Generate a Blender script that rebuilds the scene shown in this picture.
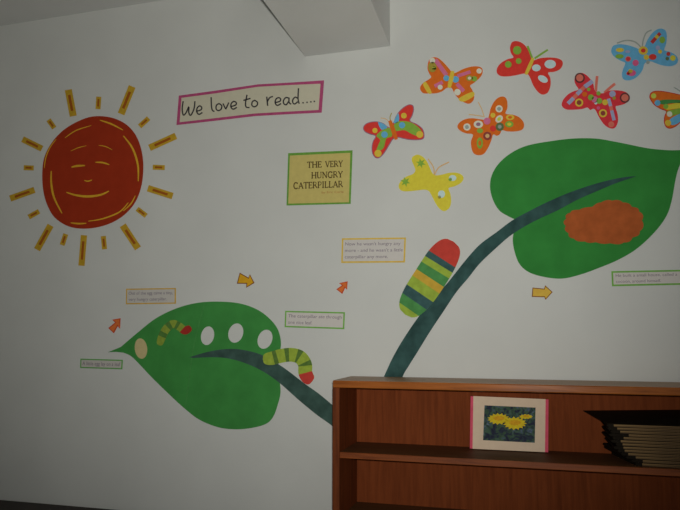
import bpy, bmesh, math, random
from mathutils import Vector, Matrix
from mathutils.geometry import tessellate_polygon

random.seed(7)
for o in list(bpy.data.objects):
    bpy.data.objects.remove(o)
scene = bpy.context.scene
COL = scene.collection

# ------------------------------------------------------------------ camera
EYE, DIST = 1.25, 3.0                  # eye height, distance from the mural wall (wall face is y = 0)
F_PX = 661.0                           # focal length in pixels of a 680 px wide frame
YAW, PITCH, ROLL = math.radians(16.3), math.radians(6.8), math.radians(0.0)
cam_data = bpy.data.cameras.new('camera')
cam_data.sensor_width = 36.0
cam_data.lens = F_PX / 680.0 * 36.0
cam_data.clip_start = 0.05
cam = bpy.data.objects.new('camera', cam_data)
COL.objects.link(cam)
CAM_LOC = Vector((0, -DIST, EYE))
ROT = (Matrix.Rotation(YAW, 3, 'Z') @ Matrix.Rotation(math.pi / 2 + PITCH, 3, 'X') @ Matrix.Rotation(ROLL, 3, 'Z'))
cam.location = CAM_LOC
cam.rotation_euler = ROT.to_euler()
scene.camera = cam

# ------------------------------------------------------------------ world, light, exposure
world = bpy.data.worlds.new('world')
scene.world = world
world.use_nodes = True
bg = world.node_tree.nodes['Background']
bg.inputs['Color'].default_value = (0.92, 0.97, 1.0, 1)
bg.inputs['Strength'].default_value = 0.08
flash = bpy.data.lights.new('camera_flash', 'SPOT')
flash.energy = 160
flash.color = (1.0, 0.995, 0.93)
flash.spot_size = math.radians(89)
flash.spot_blend = 1.0
flash.shadow_soft_size = 0.02
flash_ob = bpy.data.objects.new('camera_flash', flash)
COL.objects.link(flash_ob)
flash_ob.location = CAM_LOC + ROT @ Vector((0.02, 0.05, 0.0))
flash_ob.rotation_euler = (math.radians(90 + 12.5), 0, math.radians(19.4))
scene.view_settings.view_transform = 'Standard'
scene.view_settings.look = 'None'
scene.view_settings.gamma = 1
scene.view_settings.use_curve_mapping = False
scene.view_settings.exposure = 0.0

# ------------------------------------------------------------------ helpers
def at(px, py, Y=0.0):
    """a point of the photograph carried onto the plane y = Y"""
    d = ROT @ Vector((px - 340.0, 255.0 - py, -F_PX))
    t = (Y - CAM_LOC.y) / d.y
    return CAM_LOC + d * t

def lin(c):
    c /= 255.0
    return c / 12.92 if c <= 0.04045 else ((c + 0.055) / 1.055) ** 2.4

def alb(rgb, ref):
    """own colour of a surface seen as rgb beside a white wall seen as grey ref"""
    k = 0.76 / lin(ref)
    return tuple(min(0.9, max(0.004, lin(c) * k)) for c in rgb)

MATS = {}
def paper(key, rgb, ref=150, vary=0.12, scale=40.0, rough=0.8):
    k = (key, tuple(rgb), ref)
    if k in MATS:
        return MATS[k]
    a = alb(rgb, ref)
    m = bpy.data.materials.new(key)
    m.use_nodes = True
    nt = m.node_tree
    b = nt.nodes['Principled BSDF']
    b.inputs['Roughness'].default_value = rough
    b.inputs['Specular IOR Level'].default_value = 0.06
    tc = nt.nodes.new('ShaderNodeTexCoord')
    no = nt.nodes.new('ShaderNodeTexNoise')
    no.inputs['Scale'].default_value = scale
    no.inputs['Detail'].default_value = 4
    ra = nt.nodes.new('ShaderNodeValToRGB')
    ra.color_ramp.elements[0].position = 0.3
    ra.color_ramp.elements[1].position = 0.7
    ra.color_ramp.elements[0].color = (*[c * (1 - vary) for c in a], 1)
    ra.color_ramp.elements[1].color = (*[min(0.92, c * (1 + vary)) for c in a], 1)
    nt.links.new(tc.outputs['Object'], no.inputs['Vector'])
    nt.links.new(no.outputs['Fac'], ra.inputs['Fac'])
    nt.links.new(ra.outputs['Color'], b.inputs['Base Color'])
    MATS[k] = m
    return m

def wood(key, dark, light, rough=0.42, axis=0, coat=0.0, spec=0.3):
    m = bpy.data.materials.new(key)
    m.use_nodes = True
    nt = m.node_tree
    b = nt.nodes['Principled BSDF']
    b.inputs['Roughness'].default_value = rough
    b.inputs['Specular IOR Level'].default_value = spec
    b.inputs['Coat Weight'].default_value = coat
    b.inputs['Coat Roughness'].default_value = 0.22
    tc = nt.nodes.new('ShaderNodeTexCoord')
    mp = nt.nodes.new('ShaderNodeMapping')
    s = [38, 38, 38]
    s[axis] = 2.2
    mp.inputs['Scale'].default_value = s
    n1 = nt.nodes.new('ShaderNodeTexNoise')
    n1.inputs['Scale'].default_value = 1.6
    n1.inputs['Detail'].default_value = 8
    n1.inputs['Roughness'].default_value = 0.65
    n1.inputs['Distortion'].default_value = 0.6
    n2 = nt.nodes.new('ShaderNodeTexNoise')
    n2.inputs['Scale'].default_value = 3.0
    mx = nt.nodes.new('ShaderNodeMath')
    mx.operation = 'MULTIPLY_ADD'
    mx.inputs[1].default_value = 0.35
    ra = nt.nodes.new('ShaderNodeValToRGB')
    ra.color_ramp.elements[0].position = 0.45
    ra.color_ramp.elements[1].position = 0.85
    ra.color_ramp.elements[0].color = (*dark, 1)
    ra.color_ramp.elements[1].color = (*light, 1)
    nt.links.new(tc.outputs['Object'], mp.inputs['Vector'])
    nt.links.new(mp.outputs['Vector'], n1.inputs['Vector'])
    nt.links.new(tc.outputs['Object'], n2.inputs['Vector'])
    nt.links.new(n2.outputs['Fac'], mx.inputs[0])
    nt.links.new(n1.outputs['Fac'], mx.inputs[2])
    nt.links.new(mx.outputs[0], ra.inputs['Fac'])
    nt.links.new(ra.outputs['Color'], b.inputs['Base Color'])
    bu = nt.nodes.new('ShaderNodeBump')
    bu.inputs['Strength'].default_value = 0.06
    bu.inputs['Distance'].default_value = 0.002
    nt.links.new(n1.outputs['Fac'], bu.inputs['Height'])
    nt.links.new(bu.outputs['Normal'], b.inputs['Normal'])
    return m

def plaster(key, col, vary=0.04, bump=0.15):
    m = bpy.data.materials.new(key)
    m.use_nodes = True
    nt = m.node_tree
    b = nt.nodes['Principled BSDF']
    b.inputs['Roughness'].default_value = 0.75
    b.inputs['Specular IOR Level'].default_value = 0.3
    tc = nt.nodes.new('ShaderNodeTexCoord')
    n1 = nt.nodes.new('ShaderNodeTexNoise')
    n1.inputs['Scale'].default_value = 2.3
    n1.inputs['Detail'].default_value = 6
    ra = nt.nodes.new('ShaderNodeValToRGB')
    ra.color_ramp.elements[0].position = 0.3
    ra.color_ramp.elements[1].position = 0.7
    ra.color_ramp.elements[0].color = (*[c * (1 - vary) for c in col], 1)
    ra.color_ramp.elements[1].color = (*[c * (1 + vary) for c in col], 1)
    n2 = nt.nodes.new('ShaderNodeTexNoise')
    n2.inputs['Scale'].default_value = 60
    n2.inputs['Detail'].default_value = 5
    bu = nt.nodes.new('ShaderNodeBump')
    bu.inputs['Strength'].default_value = bump
    bu.inputs['Distance'].default_value = 0.002
    nt.links.new(tc.outputs['Object'], n1.inputs['Vector'])
    nt.links.new(tc.outputs['Object'], n2.inputs['Vector'])
    nt.links.new(n1.outputs['Fac'], ra.inputs['Fac'])
    nt.links.new(ra.outputs['Color'], b.inputs['Base Color'])
    nt.links.new(n2.outputs['Fac'], bu.inputs['Height'])
    nt.links.new(bu.outputs['Normal'], b.inputs['Normal'])
    return m

def tag(o, label=None, cat=None, group=None, kind=None):
    if label: o['label'] = label
    if cat: o['category'] = cat
    if group: o['group'] = group
    if kind: o['kind'] = kind
    return o

def link(name, bm, mat, parent=None, origin=None, smooth=False):
    """bmesh in world coordinates -> one mesh object whose own origin is `origin`
    (children share the origin of their thing)"""
    me = bpy.data.meshes.new(name)
    bmesh.ops.recalc_face_normals(bm, faces=bm.faces)
    bm.to_mesh(me)
    bm.free()
    base = parent
    while base is not None and base.parent is not None:
        base = base.parent
    if base is not None:
        org = Vector(base['_o'])
    else:
        org = Vector(origin) if origin is not None else Vector((0, 0, 0))
    me.transform(Matrix.Translation(-org))
    me.materials.append(mat)
    if smooth:
        for p in me.polygons:
            p.use_smooth = True
    o = bpy.data.objects.new(name, me)
    COL.objects.link(o)
    if parent is not None:
        o.parent = parent
    else:
        o.location = org
        o['_o'] = tuple(org)
    return o

def empty(name, loc, rotz=0):
    o = bpy.data.objects.new(name, None)
    o.empty_display_size = 0.05
    COL.objects.link(o)
    o.location = loc
    o['_o'] = tuple(loc)
    return o

def box(bm, x0, x1, y0, y1, z0, z1, bevel=0.0):
    vs = [bm.verts.new(p) for p in ((x0, y0, z0), (x1, y0, z0), (x1, y1, z0), (x0, y1, z0),
                                    (x0, y0, z1), (x1, y0, z1), (x1, y1, z1), (x0, y1, z1))]
    fs = [bm.faces.new([vs[i] for i in f]) for f in ((0, 3, 2, 1), (4, 5, 6, 7), (0, 1, 5, 4), (1, 2, 6, 5), (2, 3, 7, 6), (3, 0, 4, 7))]
    if bevel > 0:
        es = list({e for f in fs for e in f.edges})
        bmesh.ops.bevel(bm, geom=es, offset=bevel, segments=2, affect='EDGES', profile=0.5)

def boxm(*a, **k):
    bm = bmesh.new()
    box(bm, *a, **k)
    return bm

# --- flat paper shapes on the wall, outlines in pixels of a crop (ox, oy, scale)
def crop(pts, c):
    ox, oy, s = c
    return [(ox + p[0] * s, oy + p[1] * s) for p in pts]

def rounded(pts, n=5, closed=True):
    out = []
    N = len(pts)
    rng = range(N) if closed else range(N - 1)
    for i in rng:
        if closed:
            p0, p1, p2, p3 = pts[i - 1], pts[i], pts[(i + 1) % N], pts[(i + 2) % N]
        else:
            p1, p2 = pts[i], pts[i + 1]
            p0 = pts[i - 1] if i > 0 else p1
            p3 = pts[i + 2] if i + 2 < N else p2
        for k in range(n):
            t = k / n
            q = []
            for a in (0, 1):
                q.append(0.5 * (2 * p1[a] + (p2[a] - p0[a]) * t + (2 * p0[a] - 5 * p1[a] + 4 * p2[a] - p3[a]) * t * t
                                + (3 * p1[a] - p0[a] - 3 * p2[a] + p3[a]) * t ** 3))
            out.append(tuple(q))
    if not closed:
        out.append(tuple(pts[-1]))
    return out

def oval(cx, cy, rx, ry=None, tilt=0.0, n=24):
    ry = rx if ry is None else ry
    c, s = math.cos(tilt), math.sin(tilt)
    return [(cx + rx * math.cos(a) * c - ry * math.sin(a) * s, cy + rx * math.cos(a) * s + ry * math.sin(a) * c)
            for a in [2 * math.pi * i / n for i in range(n)]]

def star(cx, cy, r, k=6, inner=0.42, ph=0.3):
    return [(cx + (r if i % 2 == 0 else r * inner) * math.cos(ph + math.pi * i / k),
             cy + (r if i % 2 == 0 else r * inner) * math.sin(ph + math.pi * i / k)) for i in range(2 * k)]

def ribbon(pts, w, taper=None):
    """outline of a stroke of width w along pts"""
    L, R = [], []
    n = len(pts)
    for i, p in enumerate(pts):
        a = pts[max(0, i - 1)]
        b = pts[min(n - 1, i + 1)]
        dx, dy = b[0] - a[0], b[1] - a[1]
        d = math.hypot(dx, dy) or 1e-6
        h = w / 2 * (taper(i / (n - 1)) if taper else 1)
        L.append((p[0] - dy / d * h, p[1] + dx / d * h))
        R.append((p[0] + dy / d * h, p[1] - dx / d * h))
    return L + R[::-1]

def inset(pts, d):
    """outline moved inwards by d pixels"""
    area = sum(pts[i - 1][0] * pts[i][1] - pts[i][0] * pts[i - 1][1] for i in range(len(pts)))
    s = 1 if area > 0 else -1
    out = []
    n = len(pts)
    for i in range(n):
        a, b = pts[i - 1], pts[(i + 1) % n]
        dx, dy = b[0] - a[0], b[1] - a[1]
        l = math.hypot(dx, dy) or 1e-6
        out.append((pts[i][0] - s * dy / l * d, pts[i][1] + s * dx / l * d))
    return out

LAY = 0.0013                           # thickness of one sheet with its glue

def add_slab(bm, loops, z0, z1, Y=0.0, P=None):
    """loops of photo pixels (first the outline, then holes) -> a solid sheet standing off the wall from z0 to z1"""
    P = P or (lambda p, off: at(p[0], p[1], Y) + Vector((0, -off, 0)))
    w2 = [[at(p[0], p[1], Y) for p in lp] for lp in loops]
    flat = [[Vector((v.x, v.z, 0)) for v in lp] for lp in w2]
    tris = tessellate_polygon(flat)
    pts = [v for lp in w2 for v in lp]
    fr = [bm.verts.new(v + Vector((0, -z1, 0))) for v in pts]
    bk = [bm.verts.new(v + Vector((0, -z0, 0))) for v in pts]
    for t in tris:
        if len(set(t)) < 3:
            continue
        try:
            bm.faces.new([fr[i] for i in t])
            bm.faces.new([bk[i] for i in reversed(t)])
        except ValueError:
            pass
    k = 0
    for lp in loops:
        n = len(lp)
        for i in range(n):
            j = (i + 1) % n
            try:
                bm.faces.new([fr[k + i], fr[k + j], bk[k + j], bk[k + i]])
            except ValueError:
                pass
        k += n

def add_strip(bm, pts, w, z0, z1, M=None, taper=None):
    """a pen stroke along pts as a strip of quads; M maps stroke coordinates to photo pixels"""
    M = M or (lambda p: p)
    o = ribbon(pts, w, taper)
    n = len(pts)
    L = [at(*M(p)) for p in o[:n]]
    R = [at(*M(p)) for p in o[n:][::-1]]
    lf = [bm.verts.new(v + Vector((0, -z1, 0))) for v in L]
    rf = [bm.verts.new(v + Vector((0, -z1, 0))) for v in R]
    lb = [bm.verts.new(v + Vector((0, -z0, 0))) for v in L]
    rb = [bm.verts.new(v + Vector((0, -z0, 0))) for v in R]
    for i in range(n - 1):
        for q in ((lf[i], lf[i + 1], rf[i + 1], rf[i]), (lb[i], rb[i], rb[i + 1], lb[i + 1]),
                  (lf[i], lb[i], lb[i + 1], lf[i + 1]), (rf[i], rf[i + 1], rb[i + 1], rb[i])):
            bm.faces.new(q)
    bm.faces.new((lf[0], rf[0], rb[0], lb[0]))
    bm.faces.new((lf[-1], lb[-1], rb[-1], rf[-1]))

def centre(pts, Y=0.0):
    x = (min(p[0] for p in pts) + max(p[0] for p in pts)) / 2
    y = (min(p[1] for p in pts) + max(p[1] for p in pts)) / 2
    return at(x, y, Y)

def sheet(name, loops, layer, mat, parent=None, label=None, cat=None, group=None, thick=1.0):
    """one paper shape; layer 0 lies on the wall, 1 on a layer-0 sheet and so on"""
    if isinstance(loops[0][0], (int, float)):
        loops = [loops]
    bm = bmesh.new()
    z0 = 0.0004 + layer * LAY
    add_slab(bm, loops, z0, z0 + LAY * thick)
    o = link(name, bm, mat, parent, centre(loops[0]) if parent is None else None)
    return tag(o, label, cat, group)

def sheets(name, polys, layer, mat, parent=None):
    bm = bmesh.new()
    z0 = 0.0004 + layer * LAY
    for p in polys:
        add_slab(bm, [p], z0, z0 + LAY * 0.6)
    return link(name, bm, mat, parent)

# ------------------------------------------------------------------ the setting
WALL = plaster('white_wall_paint', (0.752, 0.757, 0.725))
CEIL = plaster('white_ceiling_paint', (0.74, 0.74, 0.72))
FLOORM = plaster('grey_cement_floor', (0.30, 0.28, 0.25), 0.12, 0.3)
XL, XR, YB = min(at(0, 26).x, at(0, 505).x) - 0.35, 3.0, -4.6
CEIL_Z = at(60, 16.5).z
def struct(name, bm, m, label=None):
    return tag(link(name, bm, m), label, None, None, 'structure')
struct('wall_back', boxm(XL - 0.15, XR, 0.0, 0.15, -0.1, CEIL_Z + 0.15), WALL)
struct('wall_left', boxm(XL - 0.15, XL, YB, 0.0, -0.1, CEIL_Z + 0.15), WALL)
struct('ceiling', boxm(XL, XR, YB, 0.0, CEIL_Z, CEIL_Z + 0.15), CEIL)
struct('floor', boxm(XL, XR, YB, 0.0, -0.1, 0.0), FLOORM)
bl, br = at(305, 55.5), at(390.3, 47.5)
BEAM_Z = (bl.z + br.z) / 2
beam = boxm(bl.x, br.x, YB, 0.0, BEAM_Z, CEIL_Z, bevel=0.003)
for v in beam.verts:
    v.co.x += 0.032 * -v.co.y          # the beam does not meet the wall quite squarely
struct('ceiling_beam', beam, CEIL)
0 and print('WALLPTS', CEIL_Z, BEAM_Z, bl, br, at(0, 499), at(110, 510), at(0, 26), at(680, 300))

# ------------------------------------------------------------------ bookcase
bt = at(357, 375.5, -0.015)            # back left top corner
TOP_Z, BX0 = bt.z, bt.x
# depth from the front left corner (332.6, 379.4), same x and height
def solve_depth():
    best = None
    for i in range(10, 60):
        y = -0.015 - i * 0.01
        p = at(332.6, 379.4, y)
        e = abs(p.x - BX0)
        if best is None or e < best[0]:
            best = (e, y, p)
    return best
print('BOOK', bt, solve_depth(), at(332.6, 379.4, -0.3), at(337, 452, -0.3))
BOOK_Y0, BOOK_Y1 = -0.31, -0.015       # front, back
BX0 = at(332.4, 420, BOOK_Y0).x
TOP_Z = at(420, 382.2, BOOK_Y0).z
SH1 = at(420, 456.5, BOOK_Y0).z        # top of the upper shelf
W_H = wood('reddish_brown_wood', alb((66, 29, 10), 150), alb((104, 52, 20), 150), axis=0)
W_V = wood('reddish_brown_upright_wood', alb((58, 25, 9), 150), alb((88, 42, 18), 150), axis=2, rough=0.6, spec=0.15)
W_S = wood('worn_dark_shelf_wood', alb((50, 32, 17), 150), alb((72, 46, 25), 150), axis=0, rough=0.6, spec=0.2)
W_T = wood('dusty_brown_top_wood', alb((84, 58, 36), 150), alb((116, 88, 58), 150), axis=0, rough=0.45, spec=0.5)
W_E = wood('varnished_orange_brown_edge', alb((84, 42, 13), 150), alb((122, 68, 26), 150), axis=0, rough=0.17, spec=0.5)
W_B = wood('reddish_back_board', alb((74, 33, 13), 150), alb((94, 45, 20), 150), rough=0.75, axis=2, spec=0.1)
T = 0.030
BX1 = BX0 + 1.78
bc = empty('bookcase', ((BX0 + BX1) / 2, (BOOK_Y0 + BOOK_Y1) / 2, 0))
tag(bc, 'reddish brown varnished wooden bookcase with open shelves, below the mural', 'bookcase')
LIP = 0.012
tp = link('top_panel', boxm(BX0, BX1, BOOK_Y0 + LIP, BOOK_Y1, TOP_Z - T, TOP_Z), W_T, bc)
link('front_edge', boxm(BX0, BX1, BOOK_Y0, BOOK_Y0 + LIP, TOP_Z - T, TOP_Z, bevel=0.004), W_E, tp)
for x in (BX0, BX1 - T):
    link('side_panel', boxm(x, x + T, BOOK_Y0, BOOK_Y1, 0.0, TOP_Z - T, bevel=0.002), W_V, bc)
link('back_panel', boxm(BX0 + T, BX1 - T, BOOK_Y1 - 0.012, BOOK_Y1 - 0.002, 0.06, TOP_Z - T), W_B, bc)
ST = 0.024
z = SH1
SHELVES = []
while z > 0.05:
    sh = link('shelf', boxm(BX0 + T, BX1 - T, BOOK_Y0 + 0.004 + LIP, BOOK_Y1 - 0.012, z - ST, z), W_S, bc)
    link('front_edge', boxm(BX0 + T, BX1 - T, BOOK_Y0 + 0.004, BOOK_Y0 + 0.004 + LIP, z - ST, z, bevel=0.002), W_H, sh)
    SHELVES.append(z)
    z -= 0.262
link('plinth', boxm(BX0 + T, BX1 - T, BOOK_Y0 + 0.02, BOOK_Y0 + 0.038, 0.0, SHELVES[-1] - ST), W_H, bc)

# ------------------------------------------------------------------ low bench, bottom left
pb = at(55, 504.4, -0.03)
BZ = pb.z
DK = wood('dark_stained_wood', (0.010, 0.006, 0.004), (0.030, 0.016, 0.010), rough=0.6, coat=0.0)
bx0, bx1 = XL + 0.02, -1.35
bn = empty('wooden_bench', ((bx0 + bx1) / 2, -0.18, 0))
tag(bn, 'dark brown low wooden bench against the wall below the sun, bottom left', 'bench')
link('bench_top', boxm(bx0, bx1, -0.33, -0.03, BZ - 0.035, BZ, bevel=0.003), DK, bn)
link('apron', boxm(bx0 + 0.05, bx1 - 0.05, -0.305, -0.285, BZ - 0.12, BZ - 0.035), DK, bn)
for x in (bx0 + 0.04, bx1 - 0.09):
    for y in (-0.32, -0.09):
        link('leg', boxm(x, x + 0.05, y, y + 0.05, 0, BZ - 0.035), DK, bn)

# ------------------------------------------------------------------ sun
K = (0, 70, 0.4121)
RED = paper('red_sun_paper', (92, 26, 11), 119, 0.06, 14)
SUN_Y = paper('yellow_chalk_mark', (150, 98, 24), 122)
sun_pts = [(103, 249), (108, 212), (125, 178), (152, 148), (187, 126), (225, 113), (268, 115), (305, 131), (330, 159),
           (344, 197), (348, 240), (342, 287), (325, 326), (295, 357), (255, 377), (210, 385), (168, 380), (133, 358), (114, 325), (105, 290)]
sun = sheet('paper_sun', crop(rounded(sun_pts), K), 0, RED, None, 'large round red paper sun with a sleepy smiling face drawn in yellow', 'sun picture')
def mark(name, pts, w, root, mat=SUN_Y, lay=1, c=K, tap=True):
    t = (lambda u: 0.45 + 0.55 * math.sin(math.pi * min(1, max(0, u)))) if tap else None
    bm = bmesh.new()
    z0 = 0.0004 + lay * LAY
    add_strip(bm, rounded(pts, 5, False), w, z0, z0 + LAY * 0.4, lambda p: crop([p], c)[0], t)
    return link(name, bm, mat, root)
mark('mouth', [(162, 297), (185, 304), (215, 307), (245, 303), (265, 294)], 5.5, sun)
mark('eye', [(174, 236), (188, 233), (207, 232)], 5, sun)
mark('eye', [(232, 224), (250, 225), (266, 230)], 4, sun)
mark('eyebrow', [(172, 197), (190, 189), (210, 184)], 1.8, sun)
mark('eyebrow', [(240, 183), (257, 186), (273, 194)], 2, sun)
mark('nose', [(205, 268), (214, 270), (224, 267)], 3, sun)
for st, w in (([(125, 245), (125, 275), (132, 310), (151, 348)], 5), ([(108, 238), (112, 212), (122, 188), (137, 168)], 2.5),
              ([(158, 165), (185, 147), (222, 135)], 2.5), ([(243, 122), (270, 131), (299, 146)], 4),
              ([(300, 160), (322, 190), (335, 230), (336, 270)], 5), ([(329, 305), (318, 325), (300, 342)], 3),
              ([(215, 367), (250, 361), (290, 345), (312, 322)], 3.5), ([(172, 371), (192, 373), (210, 372)], 4)):
    mark('rim_stroke', st, w, sun)
RAY = paper('mustard_paper', (116, 92, 24), 124)
RAYIN = paper('orange_pen_stripe', (96, 50, 14), 124)
rays = [((166, 48), (178, 112), 17, 'long', 'above the sun, first left of its topmost short ray'),
        ((321, 40), (294, 107), 17, 'long', 'above the sun, first right of its topmost short ray'),
        ((427, 160), (363, 189), 16, 'long', "right of the sun, closest below the banner's left end"),
        ((419, 306), (359, 287), 16, 'long', 'right of the sun, just under the level short ray'),
        ((335, 433), (298, 377), 17, 'long', "at the sun's lower right"),
        ((198, 475), (204, 401), 15, 'long', 'straight below the sun, lowest of all'),
        ((90, 436), (123, 377), 16, 'long', "at the sun's lower left"),
        ((25, 312), (84, 291), 15, 'long', "left of the sun, nearest the picture's left edge"),
        ((55, 168), (102, 191), 15, 'long', "at the sun's upper left"),
        ((240, 65), (238, 95), 12, 'short', 'directly above the sun'),
        ((361, 117), (339, 137), 12, 'short', 'between the two long upper right rays'),
        ((400, 237), (371, 236), 12, 'short', 'lying level right of the sun'),
        ((355, 354), (333, 337), 12, 'short', 'directly above the long lower right ray'),
        ((254, 435), (251, 403), 12, 'short', 'just right of the lowest long ray'),
        ((151, 425), (160, 398), 12, 'short', 'just left of the lowest long ray'),
        ((70, 357), (95, 343), 12, 'short', 'directly above the long lower left ray'),
        ((58, 237), (82, 238), 12, 'short', 'lying level left of the sun'),
        ((118, 121), (132, 141), 12, 'short', 'between the two long upper left rays')]
for a, b, w, kind, where in rays:
    r = sheet('sun_ray', crop(ribbon([a, b], w), K), 0, RAY, None, f'{kind} mustard orange striped paper ray {where}', 'sun ray', 'sun rays')
    q = [(a[0] + (b[0] - a[0]) * t, a[1] + (b[1] - a[1]) * t) for t in (0.2, 0.8)]
    sheets('orange_stripe', [crop(ribbon(q, w * 0.36), K)], 1, RAYIN, r)

# ------------------------------------------------------------------ writing
def lerp2(quad, s, t):
    """s to the right, t downwards, over a quad given as upper left, upper right, lower right, lower left"""
    a, b, c, d = quad
    return tuple((a[i] * (1 - s) + b[i] * s) * (1 - t) + (d[i] * (1 - s) + c[i] * s) * t for i in (0, 1))

def printed(text, quad, x0, x1, y0, y1, layer, mat, parent, name='lettering'):
    """plain printed line filling x0..x1, y0..y1 of the quad"""
    cu = bpy.data.curves.new('line', 'FONT')
    cu.body = text
    cu.size = 1.0
    tmp = bpy.data.objects.new('line', cu)
    COL.objects.link(tmp)
    dg = bpy.context.evaluated_depsgraph_get()
    me = bpy.data.meshes.new_from_object(tmp.evaluated_get(dg))
    bpy.data.objects.remove(tmp)
    xs = [v.co.x for v in me.vertices]
    lo, hi = min(xs), max(xs)
    bm = bmesh.new()
    bm.from_mesh(me)
    off = 0.0004 + layer * LAY + 0.0003
    for v in bm.verts:
        s = x0 + (v.co.x - lo) / (hi - lo) * (x1 - x0)
        t = y1 - v.co.y / 0.72 * (y1 - y0)
        p = at(*lerp2(quad, s, t))
        v.co = p + Vector((0, -off, 0))
    bpy.data.meshes.remove(me)
    return bm

def merge(bms):
    out = bmesh.new()
    for b in bms:
        tmp = bpy.data.meshes.new('tmp')
        b.to_mesh(tmp)
        b.free()
        out.from_mesh(tmp)
        bpy.data.meshes.remove(tmp)
    return out

WHITEP = paper('white_card', (156, 152, 142), 150, 0.02)
INK = paper('black_ink', (38, 36, 38), 140)
PINK = paper('pink_card', (124, 52, 82), 144)
K = (170, 75, 0.2353)
ban = sheet('handwritten_banner', crop([(38, 88), (200, 66), (375, 40), (520, 32), (655, 23), (645, 160), (500, 167), (360, 175), (190, 195), (28, 213)], K), 0, PINK,
            None, 'long white banner with a pink border, handwritten We love to read', 'banner')
sheets('white_strip', [crop([(50, 98), (200, 78), (375, 51), (520, 43), (640, 38), (632, 149), (500, 156), (360, 164), (190, 184), (42, 201)], K)], 1,
       paper('banner_paper', (143, 139, 123), 146, 0.02), ban)
def hand(letters, c, w, root, layer, mat):
    for word in letters:
        bms = []
        for st in word:
            bm = bmesh.new()
            z0 = 0.0004 + layer * LAY - 0.0004
            add_strip(bm, rounded(st, 5, False), w, z0, z0 + 0.0006, lambda p: crop([p], c)[0])
            bms.append(bm)
        link('handwritten_word', merge(bms), mat, root)
strokes = [[(57, 112), (53, 145), (58, 171), (70, 160), (81, 136), (81, 160), (89, 172), (103, 145), (107, 112)],
           [(113, 155), (132, 149), (136, 139), (127, 132), (117, 141), (115, 157), (124, 168), (139, 160)],
           [(176, 95), (177, 130), (181, 150), (190, 156)],
           [(210, 122), (199, 129), (197, 144), (206, 152), (218, 146), (221, 131), (209, 122)],
           [(226, 122), (238, 146)], [(238, 146), (251, 118)],
           [(259, 135), (279, 129), (283, 119), (273, 113), (262, 121), (260, 137), (270, 146), (285, 138)],
           [(328, 85), (322, 120), (325, 137), (339, 139)], [(313, 109), (343, 100)],
           [(361, 108), (351, 115), (349, 129), (359, 136), (371, 129), (372, 116), (360, 108)],
           [(412, 93), (416, 132)], [(415, 114), (424, 98), (438, 92)],
           [(447, 118), (467, 113), (471, 103), (462, 97), (451, 104), (448, 119), (457, 130), (473, 122)],
           [(506, 99), (493, 97), (483, 110), (485, 123), (495, 127), (505, 113)], [(507, 97), (507, 117), (516, 125)],
           [(545, 101), (533, 95), (523, 106), (523, 118), (531, 124), (544, 114)], [(547, 57), (545, 100), (550, 123)]]
strokes += [[(x - 3, y), (x + 3.5, y)] for x, y in ((566, 119), (583, 117), (599, 115), (614, 113))]
words = [[], [], [], []]
for st in strokes:
    x = min(p[0] for p in st)
    words[0 if x < 150 else 1 if x < 300 else 2 if x < 400 else 3].append(st)
hand(words, K, 5.6, ban, 2, INK)

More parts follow.
